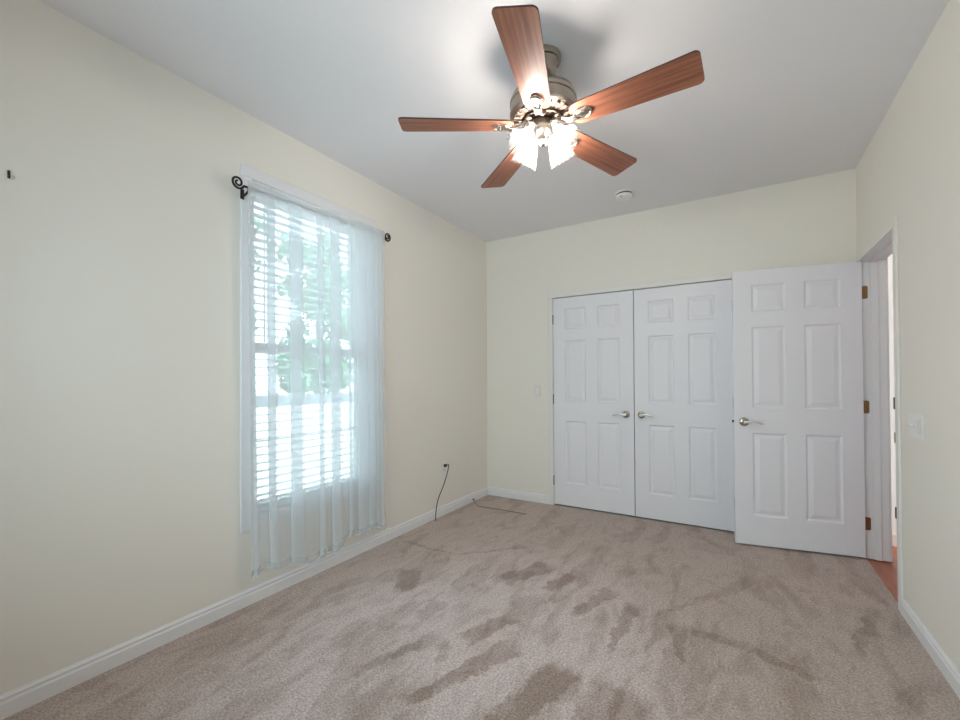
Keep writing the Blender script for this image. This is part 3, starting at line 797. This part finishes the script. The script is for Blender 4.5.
# outlet on the left wall below right of the window
ol = tag(empty('wall_outlet', (0, -0.800, 0.430), R(90)), 'white wall outlet under the black cord, left wall', 'wall outlet')
b = BM(); plate(b, 0.070, 0.115); obj('outlet_plate', b, M['plastic'], ol)
for zz in (-0.021, 0.021):
    b = BM(); lathe(b, [(0, 0.0055), (0.0165, 0.0055), (0.0165, 0.0075), (0, 0.0075)], 24, Matrix.Translation((0, 0, zz)) @ Matrix.Rotation(R(90), 4, 'X'))
    q = obj('receptacle', b, M['plastic_ivory'], ol, 40)
    b = BM()
    for sx in (-0.0065, 0.0065): box(b, (sx-0.001, -0.0080, zz-0.001), (sx+0.001, -0.0072, zz+0.008))
    obj('slot', b, M['dark_slot'], q)
# black power cord plugged in and hanging to the carpet
pc = tag(empty('power_cord', (0.0, -0.80, 0.0)), 'black power cord plugged into outlet, hanging to the carpet', 'power cord')
b = BM(); box(b, (0.0078, -0.014, 0.438), (0.030, 0.012, 0.466), 0.005, 2); obj('plug', b, M['cord'], pc, 40)
ctrl = [(0.028, 0.0, 0.453), (0.050, 0.006, 0.462), (0.052, 0.000, 0.43), (0.040, -0.022, 0.345), (0.036, -0.066, 0.268), (0.034, -0.128, 0.182), (0.036, -0.160, 0.11), (0.040, -0.178, 0.03), (0.052, -0.196, 0.006)]
b = BM(); tube(b, smooth_path(ctrl, 8), 0.0042, 8); obj('cord', b, M['cord'], pc, 60)
# cable lying on the carpet from the baseboard
cx_ = tag(empty('coaxial_cable', (0.013, -0.318, 0.0)), 'thin brown cable lying on the carpet near the corner', 'cable')
ctrl = [(0.004, 0.0, 0.024), (0.022, -0.012, 0.022), (0.060, -0.048, 0.010), (0.135, -0.108, 0.005), (0.235, -0.110, 0.005), (0.36, -0.104, 0.005), (0.474, -0.100, 0.005), (0.640, -0.104, 0.005)]
b = BM(); tube(b, smooth_path(ctrl, 8), 0.0036, 8); obj('cable', b, M['coax'], cx_, 60)
b = BM(); lathe(b, [(0, 0.0), (0.007, 0.0), (0.007, 0.010), (0.0045, 0.012), (0.0045, 0.020), (0, 0.020)], 12, Matrix.Translation((0.0, 0, 0.024)) @ Matrix.Rotation(R(90), 4, 'Y'))
cn = obj('connector', b, M['hinge_dark'], cx_, 40); cn['label'] = 'dark end connector'
# small dark hook high on the left wall
b = BM(); box(b, (0.0, -0.004, -0.015), (0.003, 0.004, 0.015), 0.001)
tube(b, smooth_path([(0.002, 0, 0.004), (0.007, 0, 0.001), (0.009, 0, -0.006), (0.008, 0, -0.012), (0.004, 0, -0.012)], 5), 0.0032, 8)
hk = obj('wall_hook', b, M['iron'], smooth=50, loc=(0.0, -3.552, 2.021)); tag(hk, 'tiny dark hook alone high on the left wall', 'hook')

# ------------------------------------------------------------------ outside the window
GZ = -0.45
tag(obj('ground', box(BM(), (-60, -50, GZ-0.2), (-T-0.01, 60, GZ)), M['concrete']), 'sunlit pale ground outside the window', 'ground', kind='structure')
b = BM(); box(b, (-24.1, -18, GZ), (-24.0, 40, 0.30))
for k in range(24): box(b, (-24.02, -18+k*2.4, GZ), (-23.9, -17.88+k*2.4, 0.42))
tag(obj('garden_fence', b, M['fence']), 'low grey fence beyond the bright ground outside the window', 'fence')
def tree(x, y, h, cr, label, seed, n=8000):
    rnd = random.Random(seed)
    t = empty('tree', (x, y, GZ)); tag(t, label, 'tree', 'trees outside the window')
    b = BM(); tube(b, smooth_path([(0, 0, 0), (0.1, 0.05, h*0.3), (0.0, 0.1, h*0.6), (0.1, 0, h*0.85)], 5), [0.32-0.015*i for i in range(16)], 10)
    for q in range(6):
        a = q*1.05; z0 = h*(0.3+0.08*q)
        tube(b, [(0, 0, z0), (math.cos(a)*cr*0.35, math.sin(a)*cr*0.35, z0+h*0.08), (math.cos(a)*cr*0.75, math.sin(a)*cr*0.75, z0+h*0.17)], [0.12, 0.08, 0.03], 7)
    obj('trunk', b, M['bark'], t, 60)
    vs, fs = [], []
    blobs = [(q*math.cos(w), q*math.sin(w), h*rnd.uniform(0.10, 0.95), cr*rnd.uniform(0.24, 0.40)) for q, w in [(cr*0.60*rnd.random()**0.5, rnd.uniform(0, 6.283)) for _ in range(44)]]
    for _ in range(n):
        bx_, by_, bz_, br_ = rnd.choice(blobs)
        d = Vector((rnd.gauss(0, 1), rnd.gauss(0, 1), rnd.gauss(0, 1))).normalized()
        c_ = Vector((bx_, by_, bz_)) + d*br_*rnd.random()**0.4
        if c_.z < 0.2: c_.z = 0.2
        u = Vector((rnd.gauss(0, 1), rnd.gauss(0, 1), rnd.gauss(0, 1))).normalized(); v = u.cross(d).normalized() if abs(u.dot(d)) < .98 else Vector((0, 0, 1))
        s = rnd.uniform(0.20, 0.42); i = len(vs)
        vs += [c_-u*s, c_+v*s*0.5, c_+u*s, c_-v*s*0.5]; fs.append((i, i+1, i+2, i+3))
    me = bpy.data.meshes.new('foliage'); me.from_pydata([tuple(v) for v in vs], [], fs); me.materials.append(M['leaf'])
    o = bpy.data.objects.new('foliage', me); col.objects.link(o); o.parent = t
tree(-31, 12.6, 15, 4.4, 'leafy tree outside, behind the left half of the window', 1)
tree(-31, 21.8, 15, 4.4, 'leafy tree outside, behind the right half of the window', 2)
tree(-31, 3.0, 13, 4.4, 'leafy tree outside, left of the view through the window', 3)
